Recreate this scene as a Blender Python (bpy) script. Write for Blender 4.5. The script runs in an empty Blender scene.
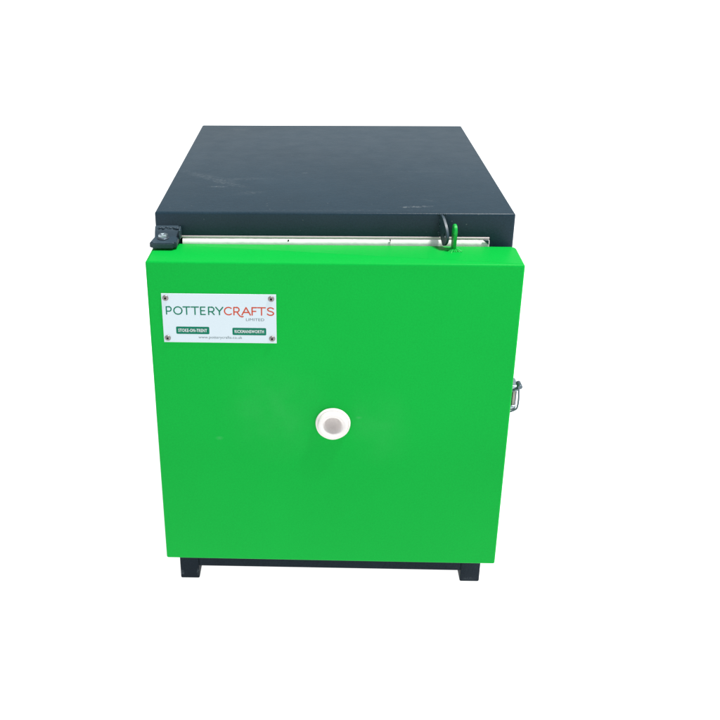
import bpy, bmesh, math, random
from mathutils import Vector, Matrix
random.seed(7)
scene = bpy.context.scene
COL = scene.collection

# ------------------------------------------------------------------ sizes (metres)
W, D, H = 0.5, 0.5863, 0.6276            # cabinet
Z_LIP = 0.5939                           # underside of the top folded edge
DX0, DX1 = -0.0018, 0.502                # door
DYF, DYB = -0.0807, -0.004
DZT, DZB = 0.5839, 0.1012
DYAW = -0.012                            # door stands a few mm ajar

# ------------------------------------------------------------------ node helpers
def new_mat(name):
    m = bpy.data.materials.new(name); m.use_nodes = True
    nt = m.node_tree
    return m, nt, nt.nodes['Principled BSDF']

def N(nt, t, **kw):
    n = nt.nodes.new(t)
    for k, v in kw.items(): setattr(n, k, v)
    return n

def math_n(nt, op, a, b=None, clamp=False):
    n = N(nt, 'ShaderNodeMath', operation=op, use_clamp=clamp)
    for i, v in enumerate((a, b)):
        if v is None: continue
        if isinstance(v, (int, float)): n.inputs[i].default_value = v
        else: nt.links.new(v, n.inputs[i])
    return n.outputs[0]

def noise(nt, co, scale, detail=3, rough=0.55, dist=0.0):
    n = N(nt, 'ShaderNodeTexNoise')
    n.inputs['Scale'].default_value = scale; n.inputs['Detail'].default_value = detail
    n.inputs['Roughness'].default_value = rough; n.inputs['Distortion'].default_value = dist
    nt.links.new(co, n.inputs['Vector'])
    return n.outputs['Fac']

def ramp(nt, fac, a, b, clamp=True):
    n = N(nt, 'ShaderNodeMapRange', clamp=clamp)
    n.inputs['From Min'].default_value = a; n.inputs['From Max'].default_value = b
    nt.links.new(fac, n.inputs['Value'])
    return n.outputs['Result']

def mix_col(nt, fac, a, b):
    n = N(nt, 'ShaderNodeMix', data_type='RGBA')
    if isinstance(fac, (int, float)): n.inputs['Factor'].default_value = fac
    else: nt.links.new(fac, n.inputs['Factor'])
    for s, v in ((6, a), (7, b)):
        if isinstance(v, tuple): n.inputs[s].default_value = (*v, 1)
        else: nt.links.new(v, n.inputs[s])
    return n.outputs[2]

def bump(nt, bsdf, h, strength, dist):
    n = N(nt, 'ShaderNodeBump')
    n.inputs['Strength'].default_value = strength; n.inputs['Distance'].default_value = dist
    nt.links.new(h, n.inputs['Height']); nt.links.new(n.outputs[0], bsdf.inputs['Normal'])

def mapped(nt, co, loc, rot, scl):
    """object coordinates moved so that an ellipse becomes the unit disc"""
    s = N(nt, 'ShaderNodeVectorMath', operation='SUBTRACT'); nt.links.new(co, s.inputs[0]); s.inputs[1].default_value = loc
    r = N(nt, 'ShaderNodeVectorRotate', rotation_type='Z_AXIS'); nt.links.new(s.outputs[0], r.inputs['Vector']); r.inputs['Angle'].default_value = -rot
    d = N(nt, 'ShaderNodeVectorMath', operation='DIVIDE'); nt.links.new(r.outputs[0], d.inputs[0]); d.inputs[1].default_value = scl
    return d.outputs[0]

def paint(name, base, var, rough, spec, peel=0.25, fine=0.02, wear=None):
    m, nt, b = new_mat(name)
    co = N(nt, 'ShaderNodeTexCoord').outputs['Object']
    broad = noise(nt, co, 5, 3); grain = noise(nt, co, 420, 2)
    f = math_n(nt, 'ADD', math_n(nt, 'MULTIPLY', broad, 0.40), math_n(nt, 'MULTIPLY', grain, 0.60))
    c = mix_col(nt, ramp(nt, f, 0.32, 0.68), tuple(x * (1 - var) for x in base), tuple(x * (1 + var) for x in base))
    r = math_n(nt, 'ADD', math_n(nt, 'MULTIPLY', noise(nt, co, 30, 4), 0.12), rough - 0.06)
    if wear:
        c, r = wear(nt, co, c, r)
    nt.links.new(c, b.inputs['Base Color']); nt.links.new(r, b.inputs['Roughness'])
    b.inputs['Specular IOR Level'].default_value = spec
    h = math_n(nt, 'ADD', noise(nt, co, 160, 2), math_n(nt, 'ADD', math_n(nt, 'MULTIPLY', noise(nt, co, 600, 2), 0.35), math_n(nt, 'MULTIPLY', noise(nt, co, 7, 2), 3.0)))
    bump(nt, b, h, peel, fine * 0.01)
    return m

# scuffs and dust on the top of the cabinet: centre, angle, half sizes, strength
SCUFFS = [((0.074, 0.134, H), 0.0, (0.018, 0.0045, 1), 0.50),
          ((0.060, 0.185, H), -0.75, (0.085, 0.016, 1), 0.20),
          ((0.090, 0.150, H), -0.60, (0.050, 0.008, 1), 0.18),
          ((0.125, 0.100, H), 0.25, (0.030, 0.012, 1), 0.13),
          ((0.112, 0.180, H), 0.10, (0.060, 0.010, 1), 0.14),
          ((0.366, 0.032, H), 0.12, (0.030, 0.0055, 1), 0.60),
          ((0.352, 0.029, H), 0.10, (0.011, 0.0045, 1), 0.55),
          ((0.385, 0.065, H), -0.55, (0.020, 0.004, 1), 0.16),
          ((0.078, 0.545, H), 0.00, (0.022, 0.006, 1), 0.30),
          ((0.205, 0.2185, H), 0.3, (0.006, 0.003, 1), 0.45),
          ((0.360, 0.230, H), 0.02, (0.120, 0.004, 1), 0.14),
          ((0.400, 0.460, H), 0.2, (0.005, 0.004, 1), 0.30),
          ((0.255, 0.012, H), 0.02, (0.20, 0.004, 1), 0.10)]
def lid_wear(nt, co, c, r):
    tot = None
    n1 = ramp(nt, noise(nt, co, 230, 5, 0.7, 0.6), 0.46, 0.62)
    for loc, rot, scl, st in SCUFFS:
        v = mapped(nt, co, loc, rot, scl)
        ln = N(nt, 'ShaderNodeVectorMath', operation='LENGTH'); nt.links.new(v, ln.inputs[0])
        k = math_n(nt, 'MULTIPLY', ramp(nt, ln.outputs['Value'], 1.0, 0.2), st)
        tot = k if tot is None else math_n(nt, 'ADD', tot, k)
    tot = math_n(nt, 'MULTIPLY', tot, n1, True)
    # sparse dust specks, everywhere
    vor = N(nt, 'ShaderNodeTexVoronoi', feature='F1'); vor.inputs['Scale'].default_value = 75
    nt.links.new(co, vor.inputs['Vector'])
    dot = ramp(nt, vor.outputs['Distance'], 0.10, 0.04)
    keep = ramp(nt, noise(nt, co, 14, 3), 0.52, 0.62)
    tot = math_n(nt, 'MAXIMUM', tot, math_n(nt, 'MULTIPLY', math_n(nt, 'MULTIPLY', dot, keep), 0.28))
    # long soft wipe marks
    wipe = noise(nt, mapped(nt, co, (0, 0, 0), 0.25, (1, 0.12, 1)), 9, 4)
    c = mix_col(nt, math_n(nt, 'MULTIPLY', ramp(nt, wipe, 0.45, 0.75), 0.012), c, (0.16, 0.17, 0.18))
    c = mix_col(nt, tot, c, (0.20, 0.22, 0.23))
    return c, r

def door_sheen_specks(nt, co, c, r):
    # soft pale reflections painted in on either side of the spyhole, a few specks
    tot = None
    for loc, scl, st in [((0.17, DYF, 0.36), (0.085, 1, 0.09), 0.07), ((0.325, DYF, 0.335), (0.05, 1, 0.07), 0.06),
                         ((0.29, DYF, 0.35), (0.02, 1, 0.05), 0.04), ((0.09, DYF, 0.315), (0.007, 1, 0.004), 0.30),
                         ((0.29, DYF, 0.352), (0.006, 1, 0.003), 0.22)]:
        d = mapped(nt, co, loc, 0, scl)
        ln = N(nt, 'ShaderNodeVectorMath', operation='LENGTH'); nt.links.new(d, ln.inputs[0])
        k = math_n(nt, 'MULTIPLY', ramp(nt, ln.outputs['Value'], 1.0, 0.0), st)
        tot = k if tot is None else math_n(nt, 'ADD', tot, k)
    c = mix_col(nt, math_n(nt, 'MULTIPLY', tot, math_n(nt, 'MULTIPLY', ramp(nt, noise(nt, co, 30, 4), 0.2, 0.7), 0.65)), c, (0.30, 0.55, 0.42))
    vor = N(nt, 'ShaderNodeTexVoronoi', feature='F1'); vor.inputs['Scale'].default_value = 26
    nt.links.new(co, vor.inputs['Vector'])
    dot = ramp(nt, vor.outputs['Distance'], 0.03, 0.015); keep = ramp(nt, noise(nt, co, 8, 2), 0.60, 0.66)
    c = mix_col(nt, math_n(nt, 'MULTIPLY', math_n(nt, 'MULTIPLY', dot, keep), 0.6), c, (0.02, 0.10, 0.04))
    return c, r

def foot_wear(nt, co, c, r):
    # paint rubbed pale where the feet have been dragged and knocked
    tot = None; n1 = ramp(nt, noise(nt, co, 260, 4, 0.7), 0.42, 0.60)
    for loc, scl, st in [((0.0062, 0.0, 0.0120), (0.0035, 0.01, 0.0075), 0.8), ((0.0325, 0.0, 0.0130), (0.003, 0.01, 0.008), 0.6),
                         ((0.052, 0.0, 0.0420), (0.004, 0.01, 0.003), 0.5), ((0.480, 0.0, 0.0060), (0.012, 0.01, 0.004), 0.25)]:
        d = mapped(nt, co, loc, 0, scl)
        ln = N(nt, 'ShaderNodeVectorMath', operation='LENGTH'); nt.links.new(d, ln.inputs[0])
        k = math_n(nt, 'MULTIPLY', ramp(nt, ln.outputs['Value'], 1.0, 0.3), st)
        tot = k if tot is None else math_n(nt, 'ADD', tot, k)
    return mix_col(nt, math_n(nt, 'MULTIPLY', tot, n1, True), c, (0.12, 0.14, 0.16)), r

def plain(name, base, rough=0.5, spec=0.3, metal=0.0, nscale=200, nstr=0.1, var=0.06):
    m, nt, b = new_mat(name)
    co = N(nt, 'ShaderNodeTexCoord').outputs['Object']
    n = noise(nt, co, nscale, 4)
    c = mix_col(nt, n, tuple(x * (1 - var) for x in base), tuple(min(1, x * (1 + var)) for x in base))
    nt.links.new(c, b.inputs['Base Color'])
    b.inputs['Roughness'].default_value = rough; b.inputs['Specular IOR Level'].default_value = spec
    b.inputs['Metallic'].default_value = metal
    bump(nt, b, n, nstr, 0.0004)
    return m

GREY = (0.0130, 0.0305, 0.0460)
M_BODY = paint('slate_grey_paint', GREY, 0.18, 0.34, 0.16, 0.60, 0.03, lid_wear)
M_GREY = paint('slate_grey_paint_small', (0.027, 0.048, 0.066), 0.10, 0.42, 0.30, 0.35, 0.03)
M_BASE = paint('dark_base_paint', (0.0135, 0.0205, 0.0300), 0.25, 0.5, 0.07, 0.45, 0.03, foot_wear)
M_DOOR = paint('bright_green_paint', (0.0030, 0.365, 0.042), 0.07, 0.38, 0.055, 0.60, 0.02, door_sheen_specks)
M_GREEN = paint('bright_green_paint_small', (0.003, 0.37, 0.046), 0.05, 0.45, 0.25, 0.3, 0.02)
M_BRICK = plain('white_insulating_brick', (0.84, 0.82, 0.80), 0.9, 0.1, 0, 350, 0.5)
M_TRIM = plain('bare_steel_trim', (0.74, 0.60, 0.64), 0.5, 0.3, 0.0, 120, 0.1, 0.12)
M_CERAMIC = plain('white_ceramic', (0.76, 0.72, 0.70), 0.75, 0.15, 0, 500, 0.7, 0.05)
M_ZINC = plain('bright_zinc', (0.36, 0.43, 0.47), 0.32, 0.5, 0.8, 300, 0.15, 0.1)
M_ZINC_DULL = plain('dull_zinc', (0.11, 0.14, 0.17), 0.4, 0.5, 0.7, 300, 0.2, 0.2)
M_SCREW = plain('steel_screw', (0.24, 0.21, 0.21), 0.4, 0.5, 0.6, 300, 0.2, 0.2)
M_DARK = plain('dark_slot', (0.006, 0.006, 0.007), 0.8, 0.1)
M_PLATE = plain('pale_blue_white_plate', (0.57, 0.65, 0.695), 0.45, 0.12, 0, 60, 0.03, 0.01)
M_PLATE_EDGE = plain('cut_plate_edge', (0.62, 0.63, 0.64), 0.5, 0.2)
M_TEAL = plain('teal_ink', (0.002, 0.16, 0.092), 0.5, 0.1)
M_RED = plain('red_ink', (0.50, 0.062, 0.026), 0.5, 0.1)
M_GREYINK = plain('grey_ink', (0.13, 0.18, 0.19), 0.5, 0.1)
M_WHITEINK = plain('white_ink', (0.55, 0.58, 0.59), 0.5, 0.1)
M_CREAM = plain('worn_cream_lever', (0.36, 0.33, 0.30), 0.4, 0.4, 0.5, 90, 0.2, 0.25)
M_FLOOR = plain('added_glow_floor', (0.42, 0.42, 0.42), 0.9, 0.0, 0, 40, 0.0, 0.005)
_p = M_FLOOR.node_tree.nodes['Principled BSDF']     # even glow added to the floor to keep it white and shadowless
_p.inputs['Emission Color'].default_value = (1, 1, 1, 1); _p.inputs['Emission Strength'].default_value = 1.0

# ------------------------------------------------------------------ mesh helpers
def link(name, bm, mat, parent=None, loc=(0, 0, 0), rz=0.0, smooth=True):
    bmesh.ops.recalc_face_normals(bm, faces=bm.faces)
    me = bpy.data.meshes.new(name); bm.to_mesh(me); bm.free()
    if isinstance(mat, (list, tuple)):
        for m in mat: me.materials.append(m)
    else: me.materials.append(mat)
    if smooth:
        for p in me.polygons: p.use_smooth = True
        try: me.set_sharp_from_angle(angle=math.radians(32))
        except Exception: pass
    o = bpy.data.objects.new(name, me); COL.objects.link(o)
    o.location = loc; o.rotation_euler = (0, 0, rz)
    if parent: o.parent = parent
    return o

def box(bm, x0, x1, y0, y1, z0, z1, bev=0.0, seg=3):
    r = bmesh.ops.create_cube(bm, size=1)
    vs = r['verts']
    for v in vs:
        v.co = Vector((x0 + (v.co.x + .5) * (x1 - x0), y0 + (v.co.y + .5) * (y1 - y0), z0 + (v.co.z + .5) * (z1 - z0)))
    if bev:
        es = list({e for v in vs for e in v.link_edges})
        bmesh.ops.bevel(bm, geom=es, offset=bev, segments=seg, affect='EDGES', profile=0.5)
    return vs

def lathe(bm, prof, seg, mtx):
    """prof: (radius, height) pairs turned round the local z axis, then placed by mtx"""
    rings = []
    for r, h in prof:
        if r < 1e-6: rings.append([bm.verts.new(mtx @ Vector((0, 0, h)))])
        else: rings.append([bm.verts.new(mtx @ Vector((r * math.cos(2 * math.pi * i / seg), r * math.sin(2 * math.pi * i / seg), h))) for i in range(seg)])
    for a, b in zip(rings, rings[1:]):
        for i in range(seg):
            j = (i + 1) % seg
            if len(a) == 1: bm.faces.new((a[0], b[i], b[j]))
            elif len(b) == 1: bm.faces.new((a[i], a[j], b[0]))
            else: bm.faces.new((a[i], a[j], b[j], b[i]))

def tube(bm, pts, r, seg=10):
    pts = [Vector(p) for p in pts]; rings = []
    up = None
    for i, p in enumerate(pts):
        t = (pts[min(i + 1, len(pts) - 1)] - pts[max(i - 1, 0)]).normalized()
        if up is None: up = t.orthogonal().normalized()
        up = (up - t * up.dot(t)).normalized(); s = t.cross(up)
        rings.append([bm.verts.new(p + r * (math.cos(2 * math.pi * k / seg) * up + math.sin(2 * math.pi * k / seg) * s)) for k in range(seg)])
    for a, b in zip(rings, rings[1:]):
        for k in range(seg): bm.faces.new((a[k], a[(k + 1) % seg], b[(k + 1) % seg], b[k]))
    bm.faces.new(rings[0]); bm.faces.new(rings[-1])

def smooth_path(pts, n=8):
    pts = [Vector(p) for p in pts]; out = []
    for i in range(len(pts) - 1):
        p0 = pts[max(i - 1, 0)]; p1 = pts[i]; p2 = pts[i + 1]; p3 = pts[min(i + 2, len(pts) - 1)]
        for k in range(n):
            t = k / n
            out.append(0.5 * ((2 * p1) + (p2 - p0) * t + (2 * p0 - 5 * p1 + 4 * p2 - p3) * t * t + (3 * p1 - p0 - 3 * p2 + p3) * t ** 3))
    return out + [pts[-1]]

def plate_from_outline(bm, outline, thick, mtx, bev=0.0006):
    """outline in local XY, thickness along local Z"""
    a = [bm.verts.new(mtx @ Vector((x, y, 0))) for x, y in outline]
    b = [bm.verts.new(mtx @ Vector((x, y, thick))) for x, y in outline]
    f0 = bm.faces.new(a); f1 = bm.faces.new(b[::-1]); n = len(a)
    for i in range(n): bm.faces.new((a[i], b[i], b[(i + 1) % n], a[(i + 1) % n]))
    if bev:
        es = list({e for e in list(f0.edges) + list(f1.edges)})
        bmesh.ops.bevel(bm, geom=es, offset=bev, segments=2, affect='EDGES')

def boolean(o, cutters):
    for c in cutters:
        md = o.modifiers.new('cut', 'BOOLEAN'); md.operation = 'DIFFERENCE'; md.solver = 'EXACT'; md.object = c
    dg = bpy.context.evaluated_depsgraph_get(); dg.update()
    me = bpy.data.meshes.new_from_object(o.evaluated_get(dg))
    o.modifiers.clear(); o.data = me
    for c in cutters: bpy.data.objects.remove(c, do_unlink=True)
    try: me.set_sharp_from_angle(angle=math.radians(32))
    except Exception: pass

# ------------------------------------------------------------------ setting
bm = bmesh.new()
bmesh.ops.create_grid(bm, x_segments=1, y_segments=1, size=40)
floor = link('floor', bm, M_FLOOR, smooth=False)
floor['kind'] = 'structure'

# ------------------------------------------------------------------ the kiln
kiln = bpy.data.objects.new('kiln', None); COL.objects.link(kiln)
kiln.empty_display_size = 0.1
kiln['label'] = 'small front-loading pottery kiln, slate grey cabinet with bright green door and round white spyhole'
kiln['category'] = 'kiln'

# cabinet shell with its front opening
bm = bmesh.new(); box(bm, 0, W, 0, D, 0.056, H, 0.0036, 4)
cab = link('cabinet', bm, M_BODY, kiln)
bm = bmesh.new(); box(bm, 0.0345, 0.467, -0.05, 0.16, 0.118, Z_LIP)
cut = link('cutter', bm, M_BODY)
boolean(cab, [cut])
# folded seam along the sides and rear of the top cover
for x in (0.001, W - 0.001):
    bm = bmesh.new(); tube(bm, [(x, 0.004, 0.5925), (x, D - 0.004, 0.5925)], 0.0011, 8)
    link('cover_seam', bm, M_GREY, cab)

# white brick lining behind the opening
bm = bmesh.new()
for x0, x1 in ((0.0375, 0.32805), (0.32835, 0.4662)):
    pr = [(-0.0037, 0.1205)] + [(0.0033 - 0.007 * math.cos(t), 0.5835 + 0.007 * math.sin(t)) for t in [k * math.pi / 16 for k in range(9)]] + [(0.12, 0.5905), (0.12, 0.1205)]
    n = 60 if x0 < .1 else 30; rows = []
    for i in range(n + 1):
        x = x0 + (x1 - x0) * i / n; j = random.uniform(-.00035, .00025)
        rows.append([bm.verts.new((x, y + (j if y < 0.01 else 0), z + (j if z > .5 else 0))) for y, z in pr])
    for p, q in zip(rows, rows[1:]):
        for k in range(len(pr)): bm.faces.new((p[k], q[k], q[(k + 1) % len(pr)], p[(k + 1) % len(pr)]))
    bm.faces.new(rows[0]); bm.faces.new(rows[-1])
lin = link('brick_lining', bm, M_BRICK, kiln)
bm = bmesh.new()
lathe(bm, [(0, -0.0006), (0.0011, -0.0006), (0.0011, 0.0012), (0, 0.0012)], 12, Matrix.Translation((0.186, -0.0020, 0.5880)) @ Matrix.Rotation(math.pi / 2, 4, 'X'))
link('pin_hole', bm, M_DARK, lin)
bm = bmesh.new(); 
plate_from_outline(bm, [(0.3268, 0.5903), (0.3290, 0.5903), (0.3286, 0.5880), (0.3283, 0.5862), (0.3279, 0.5880)], 0.0012, Matrix.Translation((0, -0.0030, 0)) @ Matrix.Rotation(math.pi / 2, 4, 'X'), 0)
link('brick_joint', bm, M_DARK, lin)
# steel lip under the fold
bm = bmesh.new(); box(bm, 0.0352, 0.4662, -0.0006, 0.004, 0.5908, 0.5936, 0.0006, 2)
link('opening_trim', bm, M_TRIM, kiln)
# dark triangle shaped as the shadow in the gap at the right end
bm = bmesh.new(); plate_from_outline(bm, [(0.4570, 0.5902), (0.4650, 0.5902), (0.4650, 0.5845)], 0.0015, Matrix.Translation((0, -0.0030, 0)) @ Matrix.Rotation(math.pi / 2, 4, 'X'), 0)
link('corner_shade_plate', bm, M_GREY, kiln)

# base: two rails front to back and a cross bar at each end
for x0, x1, b in ((0.0032, 0.0345, 0.0007), (0.465, 0.4971, -0.0007)):
    bm = bmesh.new(); box(bm, x0, x1, 0.0, D - 0.01, 0.0, 0.0562, 0.0024, 3)
    link('foot_rail', bm, M_BASE, kiln)
for y in (0.0012, D - 0.045):
    bm = bmesh.new(); vs = box(bm, 0.0340, 0.4655, y, y + 0.030, 0.0228, 0.0560, 0.0018, 3)
    for v in bm.verts:
        if v.co.z < 0.03: v.co.z += 0.0016 - (v.co.x - 0.034) / 0.43 * 0.0032
    link('cross_bar', bm, M_BASE, kiln)

# ------------------------------------------------------------------ door (its own frame: x from the hinge side)
def dl(x, y, z): return (x - DX0, y, z)
DLOC = (DX0, 0, 0)
bm = bmesh.new()
box(bm, 0, DX1 - DX0, DYF, DYB, DZB, DZT)
def is_e(e, f): return all(f(v.co) for v in e.verts)
xr = DX1 - DX0; eps = 1e-5
# vertical corners, the right rear one is the roundest
for xx, yy, off in ((0, DYF, .003), (xr, DYF, .0032), (0, DYB, .003), (xr, DYB, .0085)):
    es = [e for e in bm.edges if is_e(e, lambda c: abs(c.x - xx) < eps and abs(c.y - yy) < eps)]
    bmesh.ops.bevel(bm, geom=es, offset=off, segments=5, affect='EDGES', profile=0.5)
es = [e for e in bm.edges if is_e(e, lambda c: abs(c.z - DZT) < eps)]
bmesh.ops.bevel(bm, geom=es, offset=0.0034, segments=5, affect='EDGES', profile=0.5)
es = [e for e in bm.edges if is_e(e, lambda c: abs(c.z - DZB) < eps)]
bmesh.ops.bevel(bm, geom=es, offset=0.0022, segments=3, affect='EDGES', profile=0.5)
door = link('door', bm, M_DOOR, kiln, DLOC, DYAW)
# bore for the spyhole
BX, BZ = 0.2517, 0.3424
bm = bmesh.new()
turn = Matrix.Rotation(math.pi / 2, 4, 'X')          # local z -> -y
lathe(bm, [(0, -0.045), (0.0195, -0.045), (0.0195, 0.02), (0, 0.02)], 48, Matrix.Translation(dl(BX, DYF, BZ)) @ turn)
cut = link('cutter', bm, M_DOOR); cut.location = DLOC; cut.rotation_euler = (0, 0, DYAW)
boolean(door, [cut])

bm = bmesh.new()
prof = [(0.0190, -0.035), (0.0190, 0.0002), (0.0243, 0.0002), (0.0249, 0.0012), (0.0248, 0.0036), (0.0238, 0.0048), (0.0224, 0.0050), (0.0218, 0.0046),
        (0.0216, 0.0056), (0.0213, 0.0096), (0.0204, 0.0108), (0.0188, 0.0113), (0.0160, 0.0111), (0.0144, 0.0101), (0.0130, 0.0080),
        (0.0119, 0.0045), (0.0110, 0.0000), (0.0099, -0.0040), (0.0080, -0.0072), (0.0055, -0.0092), (0.0025, -0.0102), (0, -0.0104)]
lathe(bm, prof, 72, Matrix.Translation(dl(BX, DYF, BZ)) @ turn)
for v in bm.verts:      # hand-finished clay: a little uneven
    a = math.atan2(v.co.z - BZ, v.co.x - dl(BX, 0, 0)[0])
    k = 1 + 0.008 * math.sin(3 * a + 0.6) + 0.005 * math.sin(7 * a)
    cx = dl(BX, 0, 0)[0]
    if v.co.y < DYF - 0.0003:
        v.co.x = cx + (v.co.x - cx) * k; v.co.z = BZ + (v.co.z - BZ) * k
link('spyhole_bung', bm, M_CERAMIC, door)

# lock eye standing on the door top, welded
bm = bmesh.new()
def eye_outline():
    pts = [(0.0145, 0.5832), (0.0155, 0.598), (0.0170, 0.607)]
    for i in range(0, 11):
        a = i * math.pi / 10
        pts.append((0.0085 + 0.0085 * math.cos(a), 0.6120 + 0.0085 * math.sin(a)))
    return pts + [(0.0005, 0.600), (0.0015, 0.5832)]
d = Vector((0.10, -1, 0)).normalized(); n = Vector((d.y, -d.x, 0))
em = Matrix(((d.x, 0, n.x, 0.4150 - DX0), (d.y, 0, n.y, -0.0135), (0, 1, 0, 0), (0, 0, 0, 1)))
plate_from_outline(bm, eye_outline(), 0.0042, em, 0.0007)
eye = link('lock_eye', bm, M_GREEN, door)
hb = bmesh.new(); lathe(hb, [(0, -0.01), (0.0042, -0.01), (0.0042, 0.014), (0, 0.014)], 24, em @ Matrix.Translation((0.0085, 0.6100, 0)))
hc = link('cutter', hb, M_GREEN); hc.parent = kiln; hc.location = DLOC; hc.rotation_euler = (0, 0, DYAW)
boolean(eye, [hc])
bm = bmesh.new()
for i in range(15):
    a = random.uniform(0, 2 * math.pi) if i > 8 else math.pi + (i - 0) * math.pi / 8
    L = random.uniform(0.004, 0.0115)
    c0 = Vector((0.4140 - DX0, -0.0235, DZT)); d = Vector((math.cos(a), math.sin(a), 0))
    p0 = c0 + d * 0.0018 + Vector((0, 0, 0.0025)); p1 = c0 + d * (L * 0.6 + .001) + Vector((0, 0, 0.0014)); p2 = c0 + d * (L + .002) + Vector((0, 0, -0.0008))
    tube(bm, smooth_path([p0, p1, p2], 3), random.uniform(0.0012, 0.0021), 8)
for i in range(9):
    bmesh.ops.create_uvsphere(bm, u_segments=10, v_segments=7, radius=random.uniform(.0012, .0024),
                              matrix=Matrix.Translation((0.4138 - DX0 + random.uniform(-.0035, .0035), -0.0235 + random.uniform(-.008, .005), DZT + .0006)) @ Matrix.Diagonal((1, 1, .7, 1)))
link('weld_bead', bm, M_GREEN, door)

# ------------------------------------------------------------------ hinge bracket at the top left
bm = bmesh.new()
prof = [(0.0015, 0.6088), (-0.0030, 0.6070), (-0.0075, 0.6010), (-0.0110, 0.5960), (-0.0375, 0.5944), (-0.0375, 0.5866), (0.0015, 0.5866)]
a = [bm.verts.new((-0.0042 if y < -0.02 else 0.0, y, z)) for y, z in prof]; b = [bm.verts.new((0.0338, y, z)) for y, z in prof]
bm.faces.new(a); bm.faces.new(b[::-1])
for i in range(len(prof)): bm.faces.new((a[i], b[i], b[(i + 1) % len(prof)], a[(i + 1) % len(prof)]))
es = [e for e in bm.edges if all(abs(v.co.y + 0.0375) < 1e-4 for v in e.verts) and abs(e.verts[0].co.x - e.verts[1].co.x) < 1e-5]
bmesh.ops.bevel(bm, geom=es, offset=0.004, segments=4, affect='EDGES')
es = [e for e in bm.edges if e.calc_face_angle(0) > 0.6]
bmesh.ops.bevel(bm, geom=es, offset=0.0011, segments=2, affect='EDGES')
br = link('hinge_bracket', bm, M_GREY, kiln)
# hexagon bolt and washer
BO = Vector((0.0134, -0.0185, 0.5956))
bm = bmesh.new(); lathe(bm, [(0, 0), (0.0080, 0), (0.0080, 0.0010), (0.0076, 0.0013), (0, 0.0013)], 32, Matrix.Translation(BO))
link('washer', bm, M_ZINC_DULL, br)
bm = bmesh.new(); lathe(bm, [(0, 0.0012), (0.0062, 0.0012), (0.0066, 0.0020), (0.0066, 0.0052), (0.0058, 0.0062), (0.0040, 0.0063), (0.0036, 0.0056), (0, 0.0054)], 6, Matrix.Translation(BO) @ Matrix.Rotation(0.35, 4, 'Z'))
link('hinge_bolt', bm, M_ZINC, br, smooth=False)
bm = bmesh.new(); lathe(bm, [(0, 0), (0.0085, 0), (0.0085, 0.0025), (0, 0.0025)], 28, Matrix.Translation((BO.x, BO.y, 0.5842)))
link('spacer', bm, M_ZINC_DULL, br)
# knuckle edge + weld at the right of the bracket
bm = bmesh.new(); box(bm, 0.0338, 0.0368, -0.0150, 0.0006, 0.5925, 0.6060, 0.0012, 2)
link('gusset', bm, M_GREY, br)
bm = bmesh.new()
x = 0.002
while x < 0.034:
    bmesh.ops.create_uvsphere(bm, u_segments=12, v_segments=8, radius=0.0017 * random.uniform(.6, 1.35),
                              matrix=Matrix.Translation((x, -0.0032 + random.uniform(-.001, .0008), 0.6058 + random.uniform(-.0012, .0008))) @ Matrix.Diagonal((random.uniform(1, 1.9), 1.2, 0.7, 1)))
    x += random.uniform(0.0012, 0.0036)
for i in range(4):
    bmesh.ops.create_uvsphere(bm, u_segments=10, v_segments=7, radius=0.0017,
                              matrix=Matrix.Translation((0.0350 + i * 0.0002, -0.002 - i * 0.004, 0.6060 - .0004 * i)))
link('weld_bead', bm, M_GREY, br)
# lower hinge bracket under the door
bm = bmesh.new(); box(bm, -0.0012, 0.0338, -0.0575, 0.0, 0.0880, 0.0945, 0.0012, 2)
lathe(bm, [(0, 0), (0.008, 0), (0.008, 0.0055), (0, 0.0055)], 24, Matrix.Translation((BO.x, BO.y, 0.0945)))
link('hinge_bracket', bm, M_GREY, kiln)

# ------------------------------------------------------------------ grey lock tab on the cabinet front
bm = bmesh.new()
out = [(-0.0012, 0.6262), (0.006, 0.6262), (0.012, 0.6235), (0.023, 0.6160), (0.0300, 0.6080), (0.0320, 0.6020), (0.0300, 0.5955), (0.024, 0.5895), (0.018, 0.5868),
       (0.014, 0.5876), (0.006, 0.5955), (-0.0012, 0.6020)]
# dense arc for a rounder rim
o2 = smooth_path([(x, z, 0) for x, z in out[1:10]], 4)
outl = [out[0]] + [(p.x, p.y) for p in o2] + out[10:]
d = Vector((0.0075, -0.033, 0)).normalized(); n = Vector((d.y, -d.x, 0))
m = Matrix(((d.x, 0, n.x, 0.3990), (d.y, 0, n.y, 0), (0, 1, 0, 0), (0, 0, 0, 1)))
plate_from_outline(bm, outl, 0.0034, m, 0.0007)
tab = link('lock_tab', bm, M_GREY, kiln)
hole = bmesh.new()
lathe(hole, [(0, -0.01), (0.0038, -0.01), (0.0038, 0.014), (0, 0.014)], 24, m @ Matrix.Translation((0.022, 0.6030, 0)))
boolean(tab, [link('cutter', hole, M_GREY)])
bm = bmesh.new()
for i in range(9):
    bmesh.ops.create_uvsphere(bm, u_segments=9, v_segments=6, radius=0.0016 * random.uniform(.75, 1.3),
                              matrix=Matrix.Translation((0.3965 + random.uniform(-.002, .001), -0.0006, 0.6215 - i * 0.0030)))
for i in range(5):
    bmesh.ops.create_uvsphere(bm, u_segments=9, v_segments=6, radius=0.0015 * random.uniform(.75, 1.3),
                              matrix=Matrix.Translation((0.3930 + i * 0.0026, -0.0008, 0.6262)))
link('weld_bead', bm, M_GREY, tab)

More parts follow.
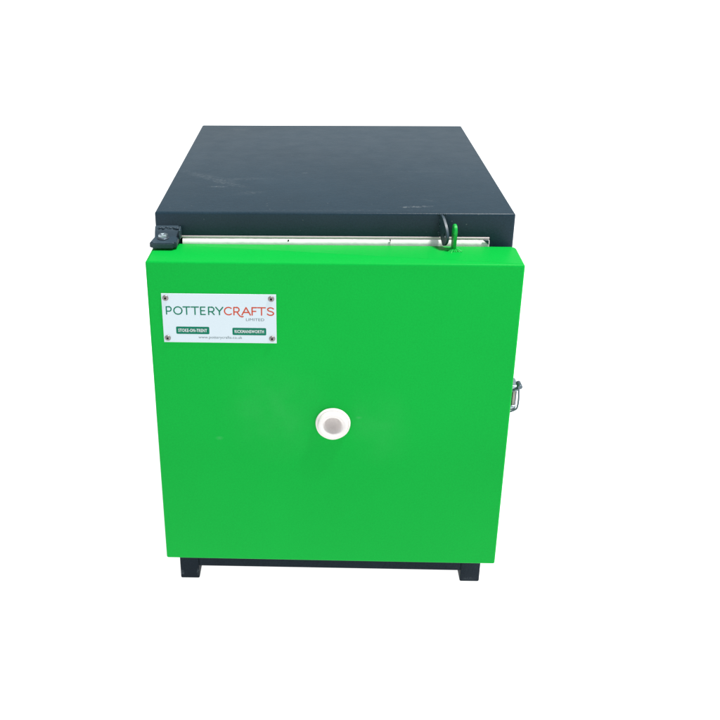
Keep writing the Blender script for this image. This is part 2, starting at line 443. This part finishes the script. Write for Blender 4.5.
# ------------------------------------------------------------------ toggle latch on the right side
bm = bmesh.new()
box(bm, 0.5026, 0.5042, -0.052, -0.006, 0.3465, 0.3905, 0.0006, 1)
box(bm, 0.5036, 0.5166, -0.0450, -0.0425, 0.3500, 0.3860, 0.0010, 2)
latch = link('toggle_latch', bm, M_ZINC_DULL, kiln)
for z0, z1, x1 in ((0.3790, 0.3885, 0.5168), (0.3476, 0.3565, 0.5160)):
    bm = bmesh.new(); box(bm, 0.5036, x1, -0.052, -0.024, z0, z1, 0.0022, 3)
    link('ear', bm, M_ZINC, latch)
bm = bmesh.new(); box(bm, 0.5095, 0.5138, -0.0500, -0.0460, 0.3555, 0.3800, 0.0010, 2)
link('lever', bm, M_CREAM, latch)
bm = bmesh.new()
tube(bm, smooth_path([(0.5035, -0.0535, 0.3790), (0.5100, -0.0540, 0.3820), (0.5160, -0.0540, 0.3845), (0.5172, -0.054, 0.3780), (0.5180, -0.0540, 0.3680),
                      (0.5176, -0.0540, 0.3580), (0.5158, -0.0540, 0.3520), (0.5085, -0.0540, 0.3480), (0.5032, -0.0540, 0.3470)], 6), 0.0013, 10)
link('wire_bail', bm, M_ZINC_DULL, latch)
bm = bmesh.new(); lathe(bm, [(0, -0.009), (0.0030, -0.009), (0.0036, -0.008), (0.0036, 0.006), (0.0030, 0.007), (0, 0.007)], 20, Matrix.Translation((0.5178, -0.0500, 0.3885)) @ turn)
link('pivot_pin', bm, M_ZINC_DULL, latch)

# ------------------------------------------------------------------ nameplate
PX0, PX1, PZ0, PZ1 = 0.0172, 0.1728, 0.4667, 0.5386
def pm(u, v):
    """a point measured on the nameplate, as door coordinates (x, z)"""
    left = 161.3 + (v - 293.5) / 48.7 * 2.7
    return PX0 + (u - left) / (276.3 - left) * (PX1 - PX0), PZ1 - (v - 293.7) / 48.6 * (PZ1 - PZ0)
PF = DYF - 0.0013                               # front of the plate
bm = bmesh.new(); box(bm, PX0 - DX0, PX1 - DX0, PF, DYF - 0.0001, PZ0, PZ1, 0.0004, 2)
plate = link('nameplate', bm, M_PLATE, kiln, DLOC, DYAW, smooth=False)
plate['label'] = 'white nameplate reading POTTERYCRAFTS LIMITED'

layer = [0]
def ribbon(bm, pts, w):
    """flat inked stroke with round ends, each one a hair proud of the last"""
    layer[0] = (layer[0] + 1) % 9
    y = PF - 0.00006 - layer[0] * 0.000012
    P = [Vector((p[0], p[1])) for p in pts]
    L, R = [], []
    for i, p in enumerate(P):
        t0 = (P[i] - P[i - 1]).normalized() if i else None
        t1 = (P[i + 1] - P[i]).normalized() if i < len(P) - 1 else None
        t = ((t0 or t1) + (t1 or t0)); t.normalize()
        k = 1 / max(0.5, t.dot(t0 or t1)); nn = Vector((-t.y, t.x)) * w / 2 * k
        L.append(p + nn); R.append(p - nn)
    t = (P[-1] - P[-2]).normalized(); n = Vector((-t.y, t.x))
    cap1 = [P[-1] + (n * math.cos(a) + t * math.sin(a)) * w / 2 for a in [math.pi * k / 8 for k in range(1, 8)]]
    t = (P[0] - P[1]).normalized(); n = Vector((-t.y, t.x))
    cap0 = [P[0] + (n * math.cos(a) + t * math.sin(a)) * w / 2 for a in [math.pi * k / 8 for k in range(1, 8)]]
    vl = [bm.verts.new((q.x, y, q.y)) for q in L]; vr = [bm.verts.new((q.x, y, q.y)) for q in R]
    for i in range(len(P) - 1): bm.faces.new((vl[i], vl[i + 1], vr[i + 1], vr[i]))
    c = [bm.verts.new((q.x, y, q.y)) for q in cap1]; bm.faces.new([vl[-1]] + c + [vr[-1]])
    c = [bm.verts.new((q.x, y, q.y)) for q in cap0]; bm.faces.new([vr[0]] + c + [vl[0]])

def arc(cx, cy, rx, ry, a0, a1, n=20):
    return [(cx + rx * math.cos(math.radians(a0 + (a1 - a0) * i / n)), cy + ry * math.sin(math.radians(a0 + (a1 - a0) * i / n))) for i in range(n + 1)]
# glyphs in a 0..1 cell
GL = {
 'P': [[(0, 0), (0, 1)], [(0, 1), (.55, 1)] + arc(.55, .70, .42, .30, 90, -90, 14) + [(0, .40)]],
 'O': [arc(.5, .5, .5, .5, 0, 360, 40)],
 'T': [[(0, 1), (1, 1)], [(.5, 1), (.5, 0)]],
 'E': [[(0, 0), (0, 1)], [(0, 1), (.95, 1)], [(0, .52), (.82, .52)], [(0, 0), (.95, 0)]],
 'R': [[(0, 0), (0, 1)], [(0, 1), (.55, 1)] + arc(.55, .70, .40, .30, 90, -90, 14) + [(0, .40)], [(.5, .40), (.95, 0)]],
 'Y': [[(0, 1), (.5, .45)], [(1, 1), (.5, .45)], [(.5, .45), (.5, 0)]],
 'C': [arc(.55, .5, .55, .5, 48, 312, 30)],
 'r': [[(0, 0), (0, 1)], [(0, 1), (.55, 1)] + arc(.55, .70, .42, .30, 90, -90, 14) + [(0, .40)],
       [(.55, .40), (.80, .12), (1.02, -.10), (1.25, -.22), (1.50, -.26), (1.68, -.22)]],
 'A': [[(0, 0), (.5, 1)], [(.5, 1), (1, 0)], [(.22, .34), (.80, .34)]],
 'F': [[(0, 0), (0, 1)], [(0, 1), (1, 1)], [(0, .50), (.85, .50)]],
 'S': [[(.93, .86), (.80, .95), (.62, 1.0), (.42, 1.0), (.22, .95), (.10, .85), (.08, .73), (.16, .62), (.34, .55), (.60, .49), (.82, .41), (.95, .29), (.93, .15), (.80, .05), (.60, 0), (.38, 0), (.18, .05), (.03, .16)]],
}
def word(chars, mat, w):
    bm = bmesh.new()
    for ch, u0, u1 in chars:
        x0, zt = pm(u0, 306.7); x1, _ = pm(u1, 306.7); _, zb = pm(u0, 314.0)
        for st in GL[ch]:
            st = [(x0 - DX0 + gx * (x1 - x0), zb + gy * (zt - zb)) for gx, gy in st]
            ribbon(bm, st, w)
    return link('lettering', bm, mat, plate, smooth=False)
SW = 0.0017
word([('P', 166.4, 171.4), ('O', 173.9, 182.0), ('T', 183.3, 190.0), ('T', 191.5, 198.6), ('E', 200.8, 205.4), ('R', 208.7, 214.4), ('Y', 216.0, 223.0)], M_TEAL, SW)
word([('C', 224.6, 232.0), ('r', 234.0, 239.4), ('A', 242.0, 250.4), ('F', 252.2, 256.6), ('T', 257.8, 265.4), ('S', 267.2, 273.9)], M_RED, SW)

def text(s, u0, u1, v0, v1, mat, y, bold=0.0, space=1.0, name='lettering'):
    cu = bpy.data.curves.new('t', 'FONT'); cu.body = s; cu.size = 1; cu.offset = bold; cu.space_character = space
    cu.resolution_u = 3
    o = bpy.data.objects.new('t', cu); COL.objects.link(o)
    dg = bpy.context.evaluated_depsgraph_get(); dg.update()
    me = bpy.data.meshes.new_from_object(o.evaluated_get(dg))
    bpy.data.objects.remove(o, do_unlink=True)
    xs = [v.co.x for v in me.vertices]; ys = [v.co.y for v in me.vertices]
    x0, z1 = pm(u0, v0); x1, _ = pm(u1, v0); _, z0 = pm(u0, v1)
    for v in me.vertices:
        fx = (v.co.x - min(xs)) / (max(xs) - min(xs)); fy = (v.co.y - min(ys)) / (max(ys) - min(ys))
        v.co = (x0 - DX0 + fx * (x1 - x0), y, z0 + fy * (z1 - z0))
    me.materials.clear(); me.materials.append(mat)
    o = bpy.data.objects.new(name, me); COL.objects.link(o); o.parent = plate
    return o
text('LIMITED', 246.0, 264.2, 317.3, 319.9, M_GREYINK, PF - 0.00008)
text('www.potterycrafts.co.uk', 198.4, 242.0, 335.4, 338.9, M_GREYINK, PF - 0.00008)
def badge(u0, u1, v0, v1, s):
    x0, z1 = pm(u0, v0); x1, _ = pm(u1, v0); _, z0 = pm(u0, v1); x0 -= DX0; x1 -= DX0
    r = 0.0016; pts = []
    for cx, cz, a0 in ((x1 - r, z1 - r, 0), (x0 + r, z1 - r, 90), (x0 + r, z0 + r, 180), (x1 - r, z0 + r, 270)):
        pts += arc(cx, cz, r, r, a0, a0 + 90, 6)
    bm = bmesh.new(); bm.faces.new([bm.verts.new((x, PF - 0.00008, z)) for x, z in pts])
    link('town_badge', bm, M_TEAL, plate, smooth=False)
    text(s, u0 + 2.2, u1 - 2.2, v0 + 2.0, v1 - 2.0, M_WHITEINK, PF - 0.00018, 0.034, 1.12)
badge(176.0, 209.2, 326.3, 333.7, 'STOKE-ON-TRENT')
badge(232.3, 266.0, 326.9, 334.2, 'RICKMANSWORTH')
for i, (x, z) in enumerate(((0.0228, 0.5321), (0.1660, 0.5323), (0.0226, 0.4731), (0.1666, 0.4738))):
    c = Matrix.Translation((x - DX0, PF, z)) @ turn
    bm = bmesh.new()
    lathe(bm, [(0, -0.001), (0.0042, -0.001), (0.0042, 0.0002), (0.0037, 0.0010), (0.0026, 0.0017), (0.0016, 0.0019), (0.0013, 0.0006), (0, 0.0005)], 28, c)
    sc = link('screw', bm, [M_SCREW], plate)
    bm = bmesh.new(); a = random.uniform(0, 1.5)
    for k in (0, 1):
        q = c @ Matrix.Rotation(a + k * math.pi / 2, 4, 'Z')
        vs = [bm.verts.new(q @ Vector(p)) for p in ((-.0018, -.0004, .00196 + k * .00005), (.0018, -.0004, .00196 + k * .00005), (.0018, .0004, .00196 + k * .00005), (-.0018, .0004, .00196 + k * .00005))]
        bm.faces.new(vs)
    link('cross_slot', bm, M_DARK, plate, smooth=False)

# ------------------------------------------------------------------ light
w = bpy.data.worlds.new('World'); scene.world = w; w.use_nodes = True
bg = w.node_tree.nodes['Background']; bg.inputs['Color'].default_value = (0.86, 0.94, 1.0, 1); bg.inputs['Strength'].default_value = 0.65
su = bpy.data.lights.new('sun', 'SUN'); su.energy = 5.0; su.angle = math.radians(9); su.color = (1.0, 0.985, 0.96)
so = bpy.data.objects.new('sun', su); COL.objects.link(so)
sd = Vector((0.36, -0.07, 1.0))                 # towards the light: high, a little right and in front
so.rotation_euler = sd.to_track_quat('Z', 'Y').to_euler(); so.location = (1, -1, 3)

# ------------------------------------------------------------------ camera
cam = bpy.data.cameras.new('camera'); co = bpy.data.objects.new('camera', cam); COL.objects.link(co)
cam.sensor_width = 36; cam.sensor_fit = 'HORIZONTAL'; cam.lens = 969.66 / 720 * 36
cam.shift_x = (360 - 300.57) / 720; cam.shift_y = (361.74 - 360) / 720
cam.clip_start = 0.05; cam.clip_end = 200
R3 = [[0.9997618382377923, -0.007939025417561104, 0.020328272892936334], [0.021772324623942445, 0.42661952839397727, -0.9041690903107505], [-0.0014942168048984207, 0.9043963455633376, 0.42669077497389163]]
mw = Matrix(R3).to_4x4(); mw.translation = (0.23197191294070543, -1.3005409934880183, 1.0132705454591262)
co.matrix_world = mw
scene.camera = co
scene.view_settings.view_transform = 'Standard'; scene.view_settings.look = 'None'
scene.view_settings.exposure = 0; scene.view_settings.gamma = 1
scene.render.resolution_x = 1024; scene.render.resolution_y = 1024
